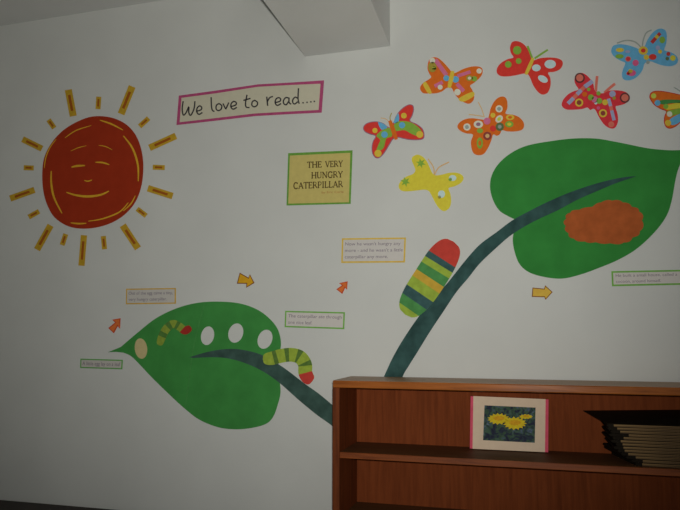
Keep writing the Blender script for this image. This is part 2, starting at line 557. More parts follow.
# title sign: an own serif stroke alphabet (height 1, baseline 0)
GL = {
 'T': (0.80, [((0.4, 0), (0.4, 1))], [((0.02, 0.98), (0.78, 0.98)), ((0.03, 1.0), (0.03, 0.80)), ((0.77, 1.0), (0.77, 0.80)), ((0.25, 0.02), (0.55, 0.02))]),
 'H': (0.92, [((0.15, 0), (0.15, 1)), ((0.77, 0), (0.77, 1))], [((0.15, 0.5), (0.77, 0.5))] + [((x - .14, y), (x + .14, y)) for x in (.15, .77) for y in (.02, .98)]),
 'E': (0.72, [((0.15, 0), (0.15, 1))], [((0.02, 0.98), (0.62, 0.98)), ((0.15, 0.52), (0.5, 0.52)), ((0.02, 0.02), (0.66, 0.02)), ((0.62, 1.0), (0.62, 0.82)), ((0.66, 0), (0.66, 0.2)), ((0.5, 0.42), (0.5, 0.62))]),
 'V': (0.90, [((0.10, 1), (0.46, 0))], [((0.80, 1), (0.46, 0)), ((0.0, 0.98), (0.24, 0.98)), ((0.66, 0.98), (0.92, 0.98))]),
 'R': (0.84, [((0.15, 0), (0.15, 1)), ((0.4, 0.5), (0.80, 0.0))], [((0.02, 0.98), (0.4, 0.98), (0.60, 0.88), (0.62, 0.72), (0.55, 0.56), (0.4, 0.5), (0.15, 0.5)), ((0.02, 0.02), (0.3, 0.02))]),
 'Y': (0.86, [((0.08, 1), (0.42, 0.48)), ((0.42, 0), (0.42, 0.5))], [((0.78, 1), (0.42, 0.48)), ((0.0, 0.98), (0.22, 0.98)), ((0.62, 0.98), (0.86, 0.98)), ((0.27, 0.02), (0.57, 0.02))]),
 'U': (0.90, [((0.15, 1), (0.15, 0.35), (0.22, 0.1), (0.42, 0.01))], [((0.42, 0.01), (0.64, 0.08), (0.74, 0.35), (0.74, 1)), ((0.02, 0.98), (0.29, 0.98)), ((0.62, 0.98), (0.86, 0.98))]),
 'N': (0.94, [((0.12, 1), (0.80, 0))], [((0.15, 0), (0.15, 1)), ((0.80, 0), (0.80, 1)), ((0.02, 0.02), (0.28, 0.02)), ((0.68, 0.98), (0.92, 0.98)), ((0.0, 0.98), (0.15, 0.98))]),
 'G': (0.92, [((0.78, 0.86), (0.5, 0.99), (0.22, 0.88), (0.08, 0.5), (0.22, 0.12), (0.5, 0.01), (0.76, 0.1))], [((0.76, 0.08), (0.76, 0.42)), ((0.6, 0.43), (0.9, 0.43)), ((0.78, 1.0), (0.78, 0.76))]),
 'C': (0.84, [((0.74, 0.86), (0.48, 0.99), (0.2, 0.88), (0.08, 0.5), (0.2, 0.12), (0.48, 0.01), (0.76, 0.14))], [((0.74, 1.0), (0.74, 0.76))]),
 'A': (0.90, [((0.44, 1), (0.80, 0))], [((0.44, 1), (0.10, 0)), ((0.22, 0.36), (0.66, 0.36)), ((0.0, 0.02), (0.22, 0.02)), ((0.66, 0.02), (0.92, 0.02))]),
 'P': (0.74, [((0.15, 0), (0.15, 1))], [((0.02, 0.98), (0.42, 0.98), (0.63, 0.87), (0.65, 0.70), (0.55, 0.52), (0.38, 0.46), (0.15, 0.46)), ((0.02, 0.02), (0.3, 0.02))]),
 'I': (0.42, [((0.2, 0), (0.2, 1))], [((0.05, 0.02), (0.35, 0.02)), ((0.05, 0.98), (0.35, 0.98))]),
 'L': (0.70, [((0.15, 0), (0.15, 1))], [((0.02, 0.02), (0.62, 0.02)), ((0.02, 0.98), (0.3, 0.98)), ((0.63, 0), (0.63, 0.24))]),
 ' ': (0.45, [], [])}
def serif(text, P, layer):
    """P maps (s 0..1 along the line, t 0..1 up the letters) to photo pixels"""
    tot = sum(GL[ch][0] + 0.05 for ch in text)
    x = 0
    bms = []
    for ch in text:
        w, thick, thin = GL[ch]
        for lst, wd in ((thick, 0.19), (thin, 0.12)):
            for st in lst:
                pts = [(x + p[0], p[1]) for p in st]
                if len(pts) > 2:
                    pts = rounded(pts, 4, False)
                bm = bmesh.new()
                z0 = 0.0004 + layer * LAY - 0.0004
                add_strip(bm, pts, wd, z0, z0 + 0.0006, lambda q: P(q[0] / tot, q[1]))
                bms.append(bm)
        x += w + 0.05
    return merge(bms)
K = (280, 145, 0.1274)
Q = crop([(65, 65), (570, 42), (555, 462), (52, 475)], K)
GREENB = paper('green_card', (76, 114, 46), 150)
ttl = sheet('title_sign', Q, 0, GREENB, None, 'yellow title sign with a green border and capital letters', 'sign')
sheets('yellow_panel', [crop([(79, 84), (553, 62), (542, 450), (66, 461)], K)], 1, paper('yellow_card', (147, 135, 80), 151, 0.04), ttl)
TINK = paper('dark_olive_ink', (66, 54, 30), 146)
def line_map(x0, x1, ytop, ybot, slope=-0.036):
    return lambda s, t: crop([(x0 + (x1 - x0) * s, (ybot + (ytop - ybot) * t) + slope * (x0 + (x1 - x0) * s - 495))], K)[0]
for word, a, b, yt, yb in (('THE', 215, 331, 124, 170), ('VERY', 356, 497, 124, 170), ('HUNGRY', 248, 497, 207, 254), ('CATERPILLAR', 107, 497, 283, 331)):
    link('printed_word', serif(word, line_map(a, b, yt, yb), 2), TINK, ttl)
link('byline', printed('by Eric Carle', Q, 0.545, 0.885, 0.752, 0.79, 2, None, ttl), paper('red_brown_ink', (126, 84, 48), 151), ttl)

PINK_INK = paper('grey_violet_ink', (96, 86, 96), 150)
def caption(quad, border, cream, lines, label, brd=1.6, rows=None, ref=146):
    o = sheet('caption_sign', quad, 0, border, None, label, 'caption', 'printed story captions')
    a, b, c, d = quad
    w = math.hypot(b[0] - a[0], b[1] - a[1]); h = math.hypot(d[0] - a[0], d[1] - a[1])
    u, v = brd / w, brd / h
    sheets('paper_panel', [[lerp2(quad, u, v), lerp2(quad, 1 - u, v), lerp2(quad, 1 - u, 1 - v), lerp2(quad, u, 1 - v)]], 1, cream, o)
    n = len(lines)
    for i, (tx, x1) in enumerate(lines):
        y0 = 0.5 + (i - n / 2) * (0.78 / n) + 0.16 / n
        y1 = y0 + 0.40 / n
        link('lettering', printed(tx, quad, 0.055, x1, y0, y1, 1.6, None, o), PINK_INK if ref > 130 else paper('grey_ink', (74, 66, 76), 126), o)
    return o
ORB = paper('orange_yellow_card', (168, 136, 60), 152)
ORB2 = paper('ochre_card', (132, 106, 44), 134)
GRB = paper('leaf_green_card', (84, 126, 56), 150)
GRB2 = paper('mid_green_card', (58, 98, 48), 124)
CP1 = paper('lilac_white_paper', (150, 146, 142), 150, 0.02)
CP2 = paper('lilac_white_paper', (118, 115, 111), 124, 0.02)
caption([(342, 238.3), (406, 237.5), (405, 262.5), (341.3, 263)], ORB, CP1,
        [("Now he wasn't hungry any", 0.92), ("more - and he wasn't a little", 0.96), ('caterpillar any more.', 0.73)],
        'yellow bordered caption of three lines, left of the striped cut-out on the stem')
caption([(126.3, 288.7), (176, 288), (176, 303.7), (126, 304.3)], ORB2, CP2,
        [('Out of the egg came a tiny,', 0.94), ('very hungry caterpillar.', 0.82)],
        'ochre bordered caption of two lines, above the left end of the big low leaf', 1.2, ref=122)
caption([(80.6, 358.6), (123, 359.8), (122.4, 369.3), (80.3, 368)], GRB2, CP2,
        [('A little egg lay on a leaf', 0.95)], 'small green bordered caption of one line, below the tip of the low leaf', 1.2, ref=118)
caption([(285.3, 310.8), (345, 312.2), (344.3, 329.2), (284.7, 327.2)], GRB, CP1,
        [('The caterpillar ate through', 0.95), ('one nice leaf.', 0.46)], 'green bordered caption right of the low leaf, above the arched cut-out', 1.4)
caption([(611.3, 271.2), (686, 269.7), (686, 284.7), (612, 286.3)], GRB, CP1,
        [('He built a small house, called a', 0.88), ('cocoon, around himself.', 0.66)], 'green bordered caption at the right edge, below the upper leaf', 1.7)

# ------------------------------------------------------------------ arrows
def arrow(pts, c, rim, fill, label, d=0.9):
    p = crop(pts, c)
    o = sheet('paper_arrow', p, 0, rim, None, label, 'arrow', 'paper arrows between the captions')
    # inset of a sharp outline by moving each edge
    n = len(p)
    area = sum(p[i - 1][0] * p[i][1] - p[i][0] * p[i - 1][1] for i in range(n))
    s = 1 if area > 0 else -1
    q = []
    for i in range(n):
        a, b, cc = Vector(p[i - 1]), Vector(p[i]), Vector(p[(i + 1) % n])
        n1 = Vector((-(b - a).y, (b - a).x)).normalized() * s
        n2 = Vector((-(cc - b).y, (cc - b).x)).normalized() * s
        m = n1 + n2
        q.append(tuple(b + m * (d / max(0.7, m.length_squared / 2))))
    sheets('coloured_face', [q], 1, fill, o)
    return o
YR = paper('brown_outline', (96, 56, 22), 150)
YF = paper('golden_paper', (160, 118, 24), 150)
RR = paper('dark_red_outline', (130, 44, 26), 140)
RF = paper('orange_red_paper', (158, 76, 36), 140)
arrow([(252, 130), (400, 215), (425, 158), (502, 305), (362, 388), (365, 320), (203, 318)], (225, 265, 0.0588), YR, YF,
      'yellow paper arrow above the low leaf, pointing right and down', 0.9)
arrow([(272, 205), (269, 262), (257, 248), (236, 286), (206, 258), (243, 228), (227, 213)], (70, 280, 0.1863), RR, RF,
      'small red paper arrow near the tip of the low leaf', 0.9)
arrow([(113, 359), (109, 413), (97, 400), (79, 440), (41, 410), (77, 385), (58, 371)], (330, 225, 0.1568), RR, RF,
      'small red paper arrow below the three-line yellow caption', 0.9)
arrow([(141, 450), (172, 453), (175, 444), (195, 462), (176, 483), (173, 476), (139, 475)], (480, 120, 0.3724), YR,
      paper('golden_paper_pale', (172, 132, 54), 153), 'yellow paper arrow below the upper leaf, pointing right', 0.85)

# ------------------------------------------------------------------ leaves, stems, egg, cocoon
K5 = (70, 260, 0.4118)
leafL = paper('green_leaf_paper', (44, 98, 46), 146, 0.10, 9)
leafR = paper('green_leaf_paper', (38, 97, 42), 150, 0.10, 9)
TEAL = paper('dark_teal_painted_paper', (42, 60, 55), 146, 0.28, 16)
TEALR = paper('teal_painted_paper', (38, 60, 58), 152, 0.30, 16)
out = [(92, 224), (112, 216)] + rounded([(124, 211), (165, 176), (210, 141), (260, 117), (310, 104), (360, 101), (410, 105), (450, 118), (480, 138),
       (503, 165), (512, 195), (510, 222), (500, 248), (503, 270), (510, 300), (511, 325), (505, 350), (494, 380), (476, 398), (440, 408), (400, 411), (360, 406), (315, 388),
       (278, 360), (240, 325), (200, 286), (168, 252), (148, 233), (130, 225)], 5, False) + [(112, 223)]
K3 = (150, 310, 0.2059)
holes = [crop(oval(280, 125, 32, 46, 0.22), K3), crop(oval(417, 112, 36, 48, 0.30), K3), crop(oval(559, 142, 35, 48, 0.36), K3)]
lf = sheet('paper_leaf', [crop(out, K5)] + holes, 0, leafL, None, 'large low green paper leaf with three oval holes, pointing left', 'leaf cut-out')
seam = [(328, 104), (315, 150), (300, 215), (290, 290), (280, 360)]
sheets('fold_crease', [crop(ribbon(rounded(seam, 5, False), 3), K5)], 0.75, paper('lighter_green_crease', (48, 99, 49), 146), lf)
st = rounded([(290, 236), (335, 223), (380, 216), (420, 218), (470, 232), (520, 262), (570, 300), (605, 325), (640, 354), (700, 404)], 5, False) + \
     rounded([(700, 458), (640, 405), (600, 376), (555, 339), (510, 299), (470, 271), (430, 252), (390, 240), (350, 236), (300, 238)], 5, False)
sheet('paper_branch', crop(st, K5), 1, TEAL, None, 'dark teal painted stem curving from the low leaf down behind the bookcase', 'stem cut-out')
sheet('paper_egg', crop(oval(173, 215, 15, 25, -0.12), K5), 1, paper('cream_paper', (125, 115, 83), 129, 0.05), None, 'cream oval paper egg at the left end of the low leaf', 'egg cut-out')

K7 = (480, 120, 0.3724)
out = rounded([(96, 268), (75, 258), (52, 243), (35, 215), (27, 180), (33, 145), (55, 112), (90, 85), (130, 68), (190, 57), (250, 50), (310, 50), (360, 58),
       (400, 66), (450, 76), (500, 81), (537, 81), (575, 77)], 5, False) + \
      rounded([(578, 79), (548, 102), (533, 130), (524, 165), (515, 215), (501, 257), (470, 300), (422, 345), (372, 375), (320, 397), (270, 415), (220, 426), (170, 421),
       (130, 408), (105, 385), (92, 350), (88, 320), (92, 295)], 5, False)
lr = sheet('paper_leaf', crop(out, K7), 0, leafR, None, 'large upper right green paper leaf holding the brown cocoon', 'leaf cut-out')
up = crop([(420, 151), (380, 155), (330, 166), (280, 181), (230, 199), (180, 221), (130, 246), (85, 271)], K7) + \
     [(496.7, 232.2), (480, 244.5), (466.7, 259), (456.7, 271.5), (446.7, 284), (436.7, 295), (420, 315), (405, 336.7), (393.3, 356.7), (384.3, 376), (374, 398)]
dn = [(396, 398), (402.7, 376.7), (408.3, 366.7), (416.7, 353.3), (430, 331.7), (443.3, 311.7), (456.7, 291.7), (468.3, 278), (480, 263.3), (496.7, 247.5), (510, 236)] + \
     crop([(120, 286), (160, 265), (210, 242), (260, 215), (310, 193), (360, 172), (400, 158)], K7)
sheet('paper_branch', rounded(up, 4, False) + rounded(dn, 4, False), 1, TEALR, None, 'teal painted stem rising from the bookcase top into the upper leaf', 'stem cut-out')
base = [(228, 265), (240, 248), (265, 240), (300, 232), (325, 220), (355, 215), (385, 220), (410, 232), (430, 245), (438, 270), (432, 300), (412, 317), (388, 331),
        (350, 333), (310, 330), (280, 328), (250, 320), (235, 305), (227, 285)]
sm = rounded(base, 9)
cx = sum(p[0] for p in sm) / len(sm); cy = sum(p[1] for p in sm) / len(sm)
sc = []
for i, p in enumerate(sm):
    k = 1 + 0.05 * abs(math.sin(i / len(sm) * math.pi * 19)) - 0.033
    sc.append((cx + (p[0] - cx) * k, cy + (p[1] - cy) * k))
pu = sheet('paper_cocoon', crop(sc, K7), 1, paper('brown_painted_paper', (125, 63, 31), 149, 0.13, 22), None, 'brown scalloped paper cocoon on the upper green leaf', 'cocoon cut-out')

# ------------------------------------------------------------------ plain striped paper shapes
def blend_strip(name, cl, hw, cols, label, cat, c, layer, endcol=None, endpoly=None):
    """a plain curved strip cut in bands of colour; cl centre line, hw half width function of u"""
    pts = rounded(cl, 10, False)
    n = len(pts)
    L, R = [], []
    for i, p in enumerate(pts):
        a, b = pts[max(0, i - 1)], pts[min(n - 1, i + 1)]
        dx, dy = b[0] - a[0], b[1] - a[1]
        d = math.hypot(dx, dy) or 1e-6
        h = hw(i / (n - 1))
        L.append((p[0] - dy / d * h, p[1] + dx / d * h))
        R.append((p[0] + dy / d * h, p[1] - dx / d * h))
    root = sheet(name, crop(L + R[::-1], c), layer, cols[0][1], None, label, cat)
    for (u0, _), (u1, _), m in zip(cols[:-1], cols[1:], [q[1] for q in cols[:-1]]):
        if m is cols[0][1]:
            continue
        i0, i1 = int(u0 * (n - 1)), int(u1 * (n - 1))
        sheets('colour_band', [crop(L[i0:i1 + 1] + R[i0:i1 + 1][::-1], c)], layer + 1, m, root)
    return root
G1 = paper('light_green_paper', (116, 134, 50), 154, 0.14, 30)
G2 = paper('mid_green_paper', (58, 106, 58), 154, 0.14, 30)
G3 = paper('deep_teal_paper', (44, 68, 68), 154, 0.2, 30)
Y1 = paper('amber_paper', (152, 124, 46), 154, 0.1, 30)
R1 = paper('red_paper', (148, 50, 42), 154, 0.08, 30)
K6 = (330, 220, 0.3333)
pill = lambda u: 48 * (max(0.0, 1 - abs((u - 0.5) / 0.5) ** 3.2)) ** 0.5 + 1
blend_strip('striped_cutout', [(226, 284), (262, 232), (305, 168), (340, 112), (372, 66)], pill,
            [(0, G1), (0.12, G2), (0.22, G3), (0.30, G1), (0.40, Y1), (0.48, G2), (0.58, G1), (0.66, G3), (0.73, R1), (1.0, None)],
            'striped green and yellow paper capsule with a plain red end, on the teal stem', 'paper shape', K6, 2)
KA = (255, 335, 0.1766)
g1 = paper('lime_paper', (112, 128, 46), 150, 0.12, 60)
g2 = paper('moss_paper', (66, 88, 40), 150, 0.12, 60)
r1 = paper('red_end_paper', (146, 48, 42), 150, 0.08, 30)
arc = lambda u: 38 * (max(0.0, 1 - abs((u - 0.5) / 0.5) ** 9)) ** 0.5 + 1
blend_strip('arched_cutout', [(46, 136), (95, 132), (150, 118), (205, 112), (255, 125), (284, 165), (286, 210), (300, 240), (326, 262)], arc,
            [(0, g1), (0.15, g2), (0.20, g1), (0.30, g2), (0.35, g1), (0.45, g2), (0.50, g1), (0.60, g2), (0.65, g1), (0.77, r1), (1.0, None)],
            'green banded paper arch with a plain red end, lying across the low stem', 'paper shape', KA, 2)
g1b = paper('olive_paper', (94, 108, 40), 142, 0.12, 60)
g2b = paper('dark_olive_paper', (56, 84, 38), 142, 0.12, 60)
r1b = paper('deep_red_paper', (112, 32, 26), 142, 0.08, 30)
arc2 = lambda u: 19 * (max(0.0, 1 - abs((u - 0.5) / 0.5) ** 9)) ** 0.5 + 0.5
blend_strip('arched_cutout', [(46, 172), (60, 130), (82, 90), (114, 68), (146, 82), (172, 100), (200, 82)], arc2,
            [(0, g1b), (0.18, g2b), (0.25, g1b), (0.38, g2b), (0.45, g1b), (0.58, g2b), (0.64, g1b), (0.76, r1b), (1.0, None)],
            'small olive green paper arch with a plain red tip, on the low green leaf', 'paper shape', K3, 1)

# ------------------------------------------------------------------ butterflies
def bp(key, rgb):
    return paper(key, rgb, 142, 0.06, 60)
C_ = dict(orange=(170, 74, 24), red=(156, 42, 36), yellow=(162, 149, 44), blue=(70, 120, 148), green=(92, 122, 46), pale=(160, 152, 138), paleblue=(136, 154, 154),
          mauve=(146, 78, 104), purple=(104, 76, 92), amber=(178, 132, 46), dgreen=(66, 78, 50), maroon=(100, 46, 40), pink=(168, 64, 96), salmon=(170, 80, 68),
          black=(66, 38, 38), greyblue=(112, 114, 138), tan=(150, 122, 82), grey=(108, 114, 110), lime=(136, 146, 58), olive=(116, 104, 42), crimson=(150, 38, 44),
          forest=(48, 96, 50), butter=(160, 142, 44), rust=(132, 40, 36))
def butterfly(c, outline, base, label, spots=(), strips=(), polys=(), body=None, ants=(), rim=None):
    o = crop(rounded(outline, 4), c)
    root = sheet('paper_butterfly', o, 0, bp((rim or base) + '_paper', C_[rim or base]), None, label, 'butterfly', 'paper butterflies above the leaf')
    lay = 1
    if rim:
        sheets('wing_panel', [inset(o, 0.8)], 1, bp(base + '_paper', C_[base]), root)
        lay = 1.6
    for col, p in polys:
        sheets('wing_patch', [crop(rounded(p, 4), c)], lay, bp(col + '_paper', C_[col]), root)
    for col, p, w in strips:
        sheets('wing_stripe', [crop(ribbon(p, w), c)], lay + 0.35, bp(col + '_paper', C_[col]), root)
    for s in spots:
        col, x, y, rx = s[:4]
        ry = s[4] if len(s) > 4 else rx
        tl = s[5] if len(s) > 5 else 0
        sp = sheets('wing_spot', [crop(oval(x, y, rx, ry, tl, 18), c)], lay + 0.7, bp(col + '_paper', C_[col]), root)
        if len(s) > 6:
            sheets('spot_centre', [crop(oval(x, y, rx * s[7], ry * s[7], tl, 14), c)], lay + 1.1, bp(s[6] + '_paper', C_[s[6]]), sp)
    if body:
        col, p, w = body
        sheets('body', [crop(ribbon(rounded(p, 4, False), w, lambda u: 0.7 + 0.3 * math.sin(math.pi * u)), c)], lay + 1.1, bp(col + '_paper', C_[col]), root)
    for col, p, w in ants:
        sheets('antenna', [crop(ribbon(rounded(p, 4, False), w), c)], 0.2, bp(col + '_paper', C_[col]), root)
    return root
def ck(ox, oy, s=0.12353):
    return (ox, oy, s)
butterfly(ck(410, 50), [(190, 60), (225, 65), (270, 100), (315, 150), (340, 180), (370, 185), (430, 155), (500, 135), (555, 135), (585, 152), (586, 190), (565, 225), (520, 265), (487, 290),
    (505, 325), (520, 370), (512, 410), (480, 435), (440, 425), (400, 400), (365, 360), (340, 312), (318, 302), (290, 312), (260, 335), (215, 350), (160, 352), (110, 350), (85, 325),
    (85, 295), (110, 265), (145, 243), (172, 220), (155, 190), (142, 150), (148, 100), (165, 70)], 'orange',
    'orange butterfly with yellow wing bands and a yellow body, top left of the flock',
    spots=[('blue', 295, 230, 24), ('blue', 370, 240, 27), ('pale', 182, 88, 23), ('olive', 182, 140, 34, 42), ('lime', 196, 152, 16), ('pale', 245, 303, 20), ('pale', 385, 343, 26), ('green', 522, 235, 22),
           ('olive', 482, 230, 28, 24, 0, 'pale', 0.5), ('pale', 560, 172, 21)],
    strips=[('mauve', [(205, 80), (295, 205)], 34), ('mauve', [(385, 212), (490, 178)], 26), ('mauve', [(200, 295), (265, 262)], 28), ('mauve', [(380, 275), (435, 335)], 30)],
    polys=[('amber', [(105, 278), (132, 263), (176, 345), (146, 350)]), ('amber', [(396, 393), (505, 340), (517, 374), (432, 420)])],
    body=('amber', [(347, 172), (333, 240), (317, 308)], 36))
butterfly(ck(355, 98), [(65, 245), (80, 215), (120, 195), (180, 190), (230, 205), (265, 232), (288, 235), (310, 200), (330, 150), (360, 105), (400, 70), (440, 52), (470, 60), (478, 95),
    (465, 145), (448, 185), (500, 210), (545, 245), (562, 290), (555, 330), (510, 342), (440, 340), (380, 328), (350, 322), (310, 335), (280, 380), (240, 445), (200, 485), (165, 485),
    (140, 450), (135, 400), (145, 350), (165, 310), (120, 295), (80, 275)], 'red', 'green, red and blue butterfly with a purple edge, leftmost of the flock',
    polys=[('green', [(175, 305), (230, 258), (292, 245), (300, 310), (255, 330), (235, 400), (205, 425), (175, 430), (190, 380), (205, 340)]),
           ('green', [(318, 215), (360, 190), (440, 195), (510, 235), (545, 285), (510, 310), (455, 290), (400, 262), (325, 268)]),
           ('blue', [(188, 198), (232, 211), (262, 240), (215, 258)]), ('blue', [(314, 195), (332, 155), (352, 125), (358, 182), (330, 208)])],
    spots=[('blue', 240, 298, 26), ('blue', 382, 222, 25), ('amber', 163, 265, 21), ('amber', 397, 145, 23), ('amber', 188, 450, 29), ('amber', 525, 297, 28)],
    body=('orange', [(283, 185), (310, 260), (336, 338)], 36), ants=[('olive', [(288, 190), (284, 155), (297, 122)], 7), ('tan', [(275, 195), (250, 170), (208, 162)], 6)], rim='purple')
butterfly(ck(450, 92), [(60, 285), (75, 250), (120, 222), (180, 213), (250, 222), (300, 225), (318, 180), (330, 130), (360, 75), (400, 42), (440, 40), (462, 70), (465, 130), (450, 175),
    (510, 185), (560, 205), (595, 245), (598, 285), (575, 310), (520, 320), (460, 318), (420, 310), (405, 340), (380, 355), (350, 345), (335, 390), (310, 450), (275, 500), (235, 512),
    (195, 500), (175, 460), (170, 400), (185, 345), (130, 335), (85, 315)], 'orange', 'orange butterfly covered in ringed round spots, nearest above the upper leaf',
    spots=[('pale', 398, 138, 29, 29, 0, 'grey', 0.55), ('pale', 138, 285, 29, 29, 0, 'grey', 0.55), ('pale', 230, 263, 38, 30, 0, 'purple', 0.5), ('pale', 398, 220, 34, 26, 2.4, 'lime', 0.5),
           ('amber', 487, 207, 34, 22, 0, 'orange', 0.5), ('green', 480, 262, 34, 26, 0, 'butter', 0.5), ('dgreen', 403, 283, 34, 34, 0, 'grey', 0.45), ('maroon', 303, 357, 34, 34, 0, 'tan', 0.5),
           ('green', 243, 315, 25, 20), ('green', 242, 415, 25, 46, 0, 'orange', 0.5), ('red', 348, 297, 25), ('amber', 348, 190, 20), ('mauve', 300, 237, 28)],
    ants=[('tan', [(275, 195), (255, 135), (228, 82)], 7), ('tan', [(280, 200), (220, 190), (152, 182)], 7)])
butterfly(ck(390, 150), [(180, 60), (220, 38), (265, 55), (300, 95), (325, 150), (345, 190), (370, 205), (420, 200), (480, 185), (540, 185), (585, 205), (595, 235), (570, 270), (520, 295),
    (475, 310), (490, 360), (495, 420), (480, 470), (440, 495), (400, 475), (365, 425), (335, 365), (310, 330), (270, 322), (200, 330), (130, 335), (85, 325), (70, 290), (90, 250),
    (135, 215), (185, 195), (205, 165), (190, 120), (178, 90)], 'butter', 'yellow butterfly with two green stars, right above the striped cut-out',
    spots=[('paleblue', 508, 228, 30, 24), ('paleblue', 418, 358, 28, 30), ('green', 488, 240, 14), ('olive', 400, 382, 13)],
    ants=[('tan', [(358, 205), (352, 140), (308, 72)], 9), ('tan', [(362, 200), (395, 142), (478, 98)], 9)])
yb = bpy.data.objects['paper_butterfly.003']
for x, y in ((250, 108), (125, 258)):
    sheets('green_star', [crop(star(x, y, 42), ck(390, 150))], 1.2, bp('green_paper', C_['green']), yb)
butterfly(ck(490, 36), [(165, 80), (180, 50), (215, 42), (255, 55), (290, 85), (315, 130), (335, 185), (350, 200), (400, 182), (470, 175), (540, 180), (582, 200), (588, 235), (565, 270),
    (520, 290), (470, 298), (488, 340), (490, 400), (470, 455), (430, 475), (390, 455), (350, 400), (325, 340), (305, 310), (270, 305), (200, 320), (130, 328), (80, 322), (55, 295),
    (60, 255), (95, 215), (145, 188), (190, 175), (170, 140), (162, 105)], 'red', 'red butterfly with three green and three pale blue spots',
    spots=[('green', 220, 118, 34), ('green', 148, 232, 27), ('green', 232, 205, 23), ('paleblue', 487, 230, 46, 35), ('paleblue', 375, 260, 35, 28), ('paleblue', 428, 350, 43, 26, 0.5)],
    body=('amber', [(350, 180), (322, 245), (290, 314)], 30), ants=[('green', [(345, 190), (325, 140), (304, 82)], 18), ('green', [(362, 182), (412, 148), (468, 112)], 15)])
b6 = butterfly(ck(555, 68), [(160, 80), (175, 50), (210, 40), (250, 55), (285, 90), (310, 130), (320, 180), (345, 200), (390, 205), (440, 185), (510, 182), (570, 195), (602, 225), (600, 260),
    (565, 290), (515, 305), (490, 315), (505, 370), (510, 430), (490, 480), (455, 490), (405, 465), (360, 405), (330, 345), (310, 330), (285, 340), (262, 320), (220, 332), (150, 338),
    (90, 335), (55, 305), (65, 260), (105, 215), (150, 190), (190, 175), (170, 140), (158, 110)], 'crimson', 'red butterfly with black ringed wing tips and a busy flowered middle',
    spots=[('black', 200, 82, 41, 41, 0, 'salmon', 0.72), ('black', 565, 243, 41, 41, 0, 'salmon', 0.72), ('amber', 195, 282, 33, 33, 0, 'maroon', 0.6), ('amber', 388, 368, 33, 33, 0, 'maroon', 0.6),
           ('amber', 195, 282, 12), ('green', 290, 240, 24), ('green', 358, 268, 24), ('green', 352, 207, 17), ('mauve', 322, 258, 26), ('orange', 240, 215, 20), ('amber', 405, 280, 23), ('green', 272, 175, 14),
           ('salmon', 455, 458, 24), ('paleblue', 330, 285, 12), ('pink', 350, 325, 14), ('greyblue', 465, 212, 26), ('olive', 478, 245, 14)],
    strips=[('greyblue', [(105, 290), (150, 245)], 32), ('salmon', [(150, 245), (178, 215)], 30), ('greyblue', [(178, 215), (212, 180)], 32), ('salmon', [(212, 180), (240, 155)], 30),
            ('greyblue', [(238, 155), (305, 108)], 34), ('greyblue', [(432, 250), (450, 310)], 28), ('salmon', [(450, 310), (458, 345)], 28), ('greyblue', [(458, 345), (478, 425)], 28)],
    ants=[('salmon', [(330, 192), (334, 135), (341, 66)], 22), ('salmon', [(400, 202), (440, 165), (486, 128)], 22)])
butterfly(ck(604, 24, 0.11176), [(65, 230), (85, 195), (140, 182), (210, 190), (270, 208), (320, 225), (360, 205), (385, 150), (420, 95), (465, 55), (510, 42), (550, 60), (562, 110), (555, 180),
    (540, 235), (590, 250), (640, 280), (662, 320), (645, 360), (590, 378), (520, 370), (460, 350), (420, 335), (385, 340), (360, 360), (345, 410), (310, 460), (260, 495), (205, 505),
    (170, 490), (160, 450), (172, 400), (190, 350), (150, 330), (100, 300), (70, 265)], 'blue', 'blue butterfly with red, yellow and green patches, top right corner',
    spots=[('amber', 142, 235, 36, 19), ('green', 138, 292, 38, 20), ('salmon', 215, 315, 26, 24, 0, 'crimson', 0.7), ('pink', 282, 350, 28), ('pink', 245, 440, 40, 28), ('amber', 235, 425, 20), ('red', 215, 445, 15),
           ('amber', 350, 240, 42, 38, 0, 'red', 0.5), ('red', 435, 297, 34, 26), ('amber', 378, 300, 24), ('amber', 500, 250, 18), ('green', 520, 145, 26, 30), ('rust', 575, 270, 18),
           ('butter', 615, 307, 25), ('greyblue', 480, 215, 20), ('greyblue', 210, 250, 24, 12), ('grey', 392, 345, 16), ('dgreen', 565, 312, 16)],
    strips=[('rust', [(425, 170), (462, 128)], 32), ('amber', [(462, 128), (482, 105)], 32), ('rust', [(482, 105), (502, 84)], 30)],
    ants=[('grey', [(340, 215), (352, 140), (378, 80), (425, 55)], 11), ('grey', [(335, 212), (275, 160), (195, 148), (115, 172)], 11)])
butterfly(ck(640, 82, 0.098), [(95, 145), (110, 110), (150, 92), (220, 92), (300, 105), (380, 122), (430, 135), (455, 150), (475, 100), (520, 40), (580, 2), (635, 12), (648, 80), (620, 150), (590, 190),
    (650, 230), (680, 290), (660, 350), (580, 370), (500, 345), (455, 340), (440, 370), (420, 405), (385, 440), (345, 466), (300, 477), (262, 458), (244, 410), (248, 350), (265, 302),
    (228, 285), (188, 266), (140, 232), (104, 180)], 'orange', 'butterfly banded orange, green, yellow and blue, cut off by the right edge',
    polys=[('forest', [(185, 205), (230, 185), (330, 182), (440, 190), (440, 215), (330, 218), (230, 232)]), ('butter', [(235, 252), (300, 232), (440, 208), (445, 262), (350, 275), (275, 285)]),
           ('green', [(270, 320), (300, 292), (445, 268), (440, 318), (350, 340), (300, 360)]), ('blue', [(300, 392), (350, 352), (442, 318), (425, 385), (380, 428), (320, 440)]),
           ('blue', [(480, 140), (530, 70), (580, 40), (600, 100), (570, 160), (500, 190)]), ('green', [(480, 240), (560, 220), (630, 270), (620, 320), (540, 320), (480, 290)])],
    spots=[('lime', 138, 145, 26), ('blue', 177, 216, 30), ('green', 262, 252, 26), ('pale', 300, 330, 28), ('amber', 285, 420, 31)], body=('maroon', [(452, 130), (456, 230), (450, 350)], 34),
    ants=[('grey', [(445, 140), (410, 95), (345, 55)], 10)], rim='rust')

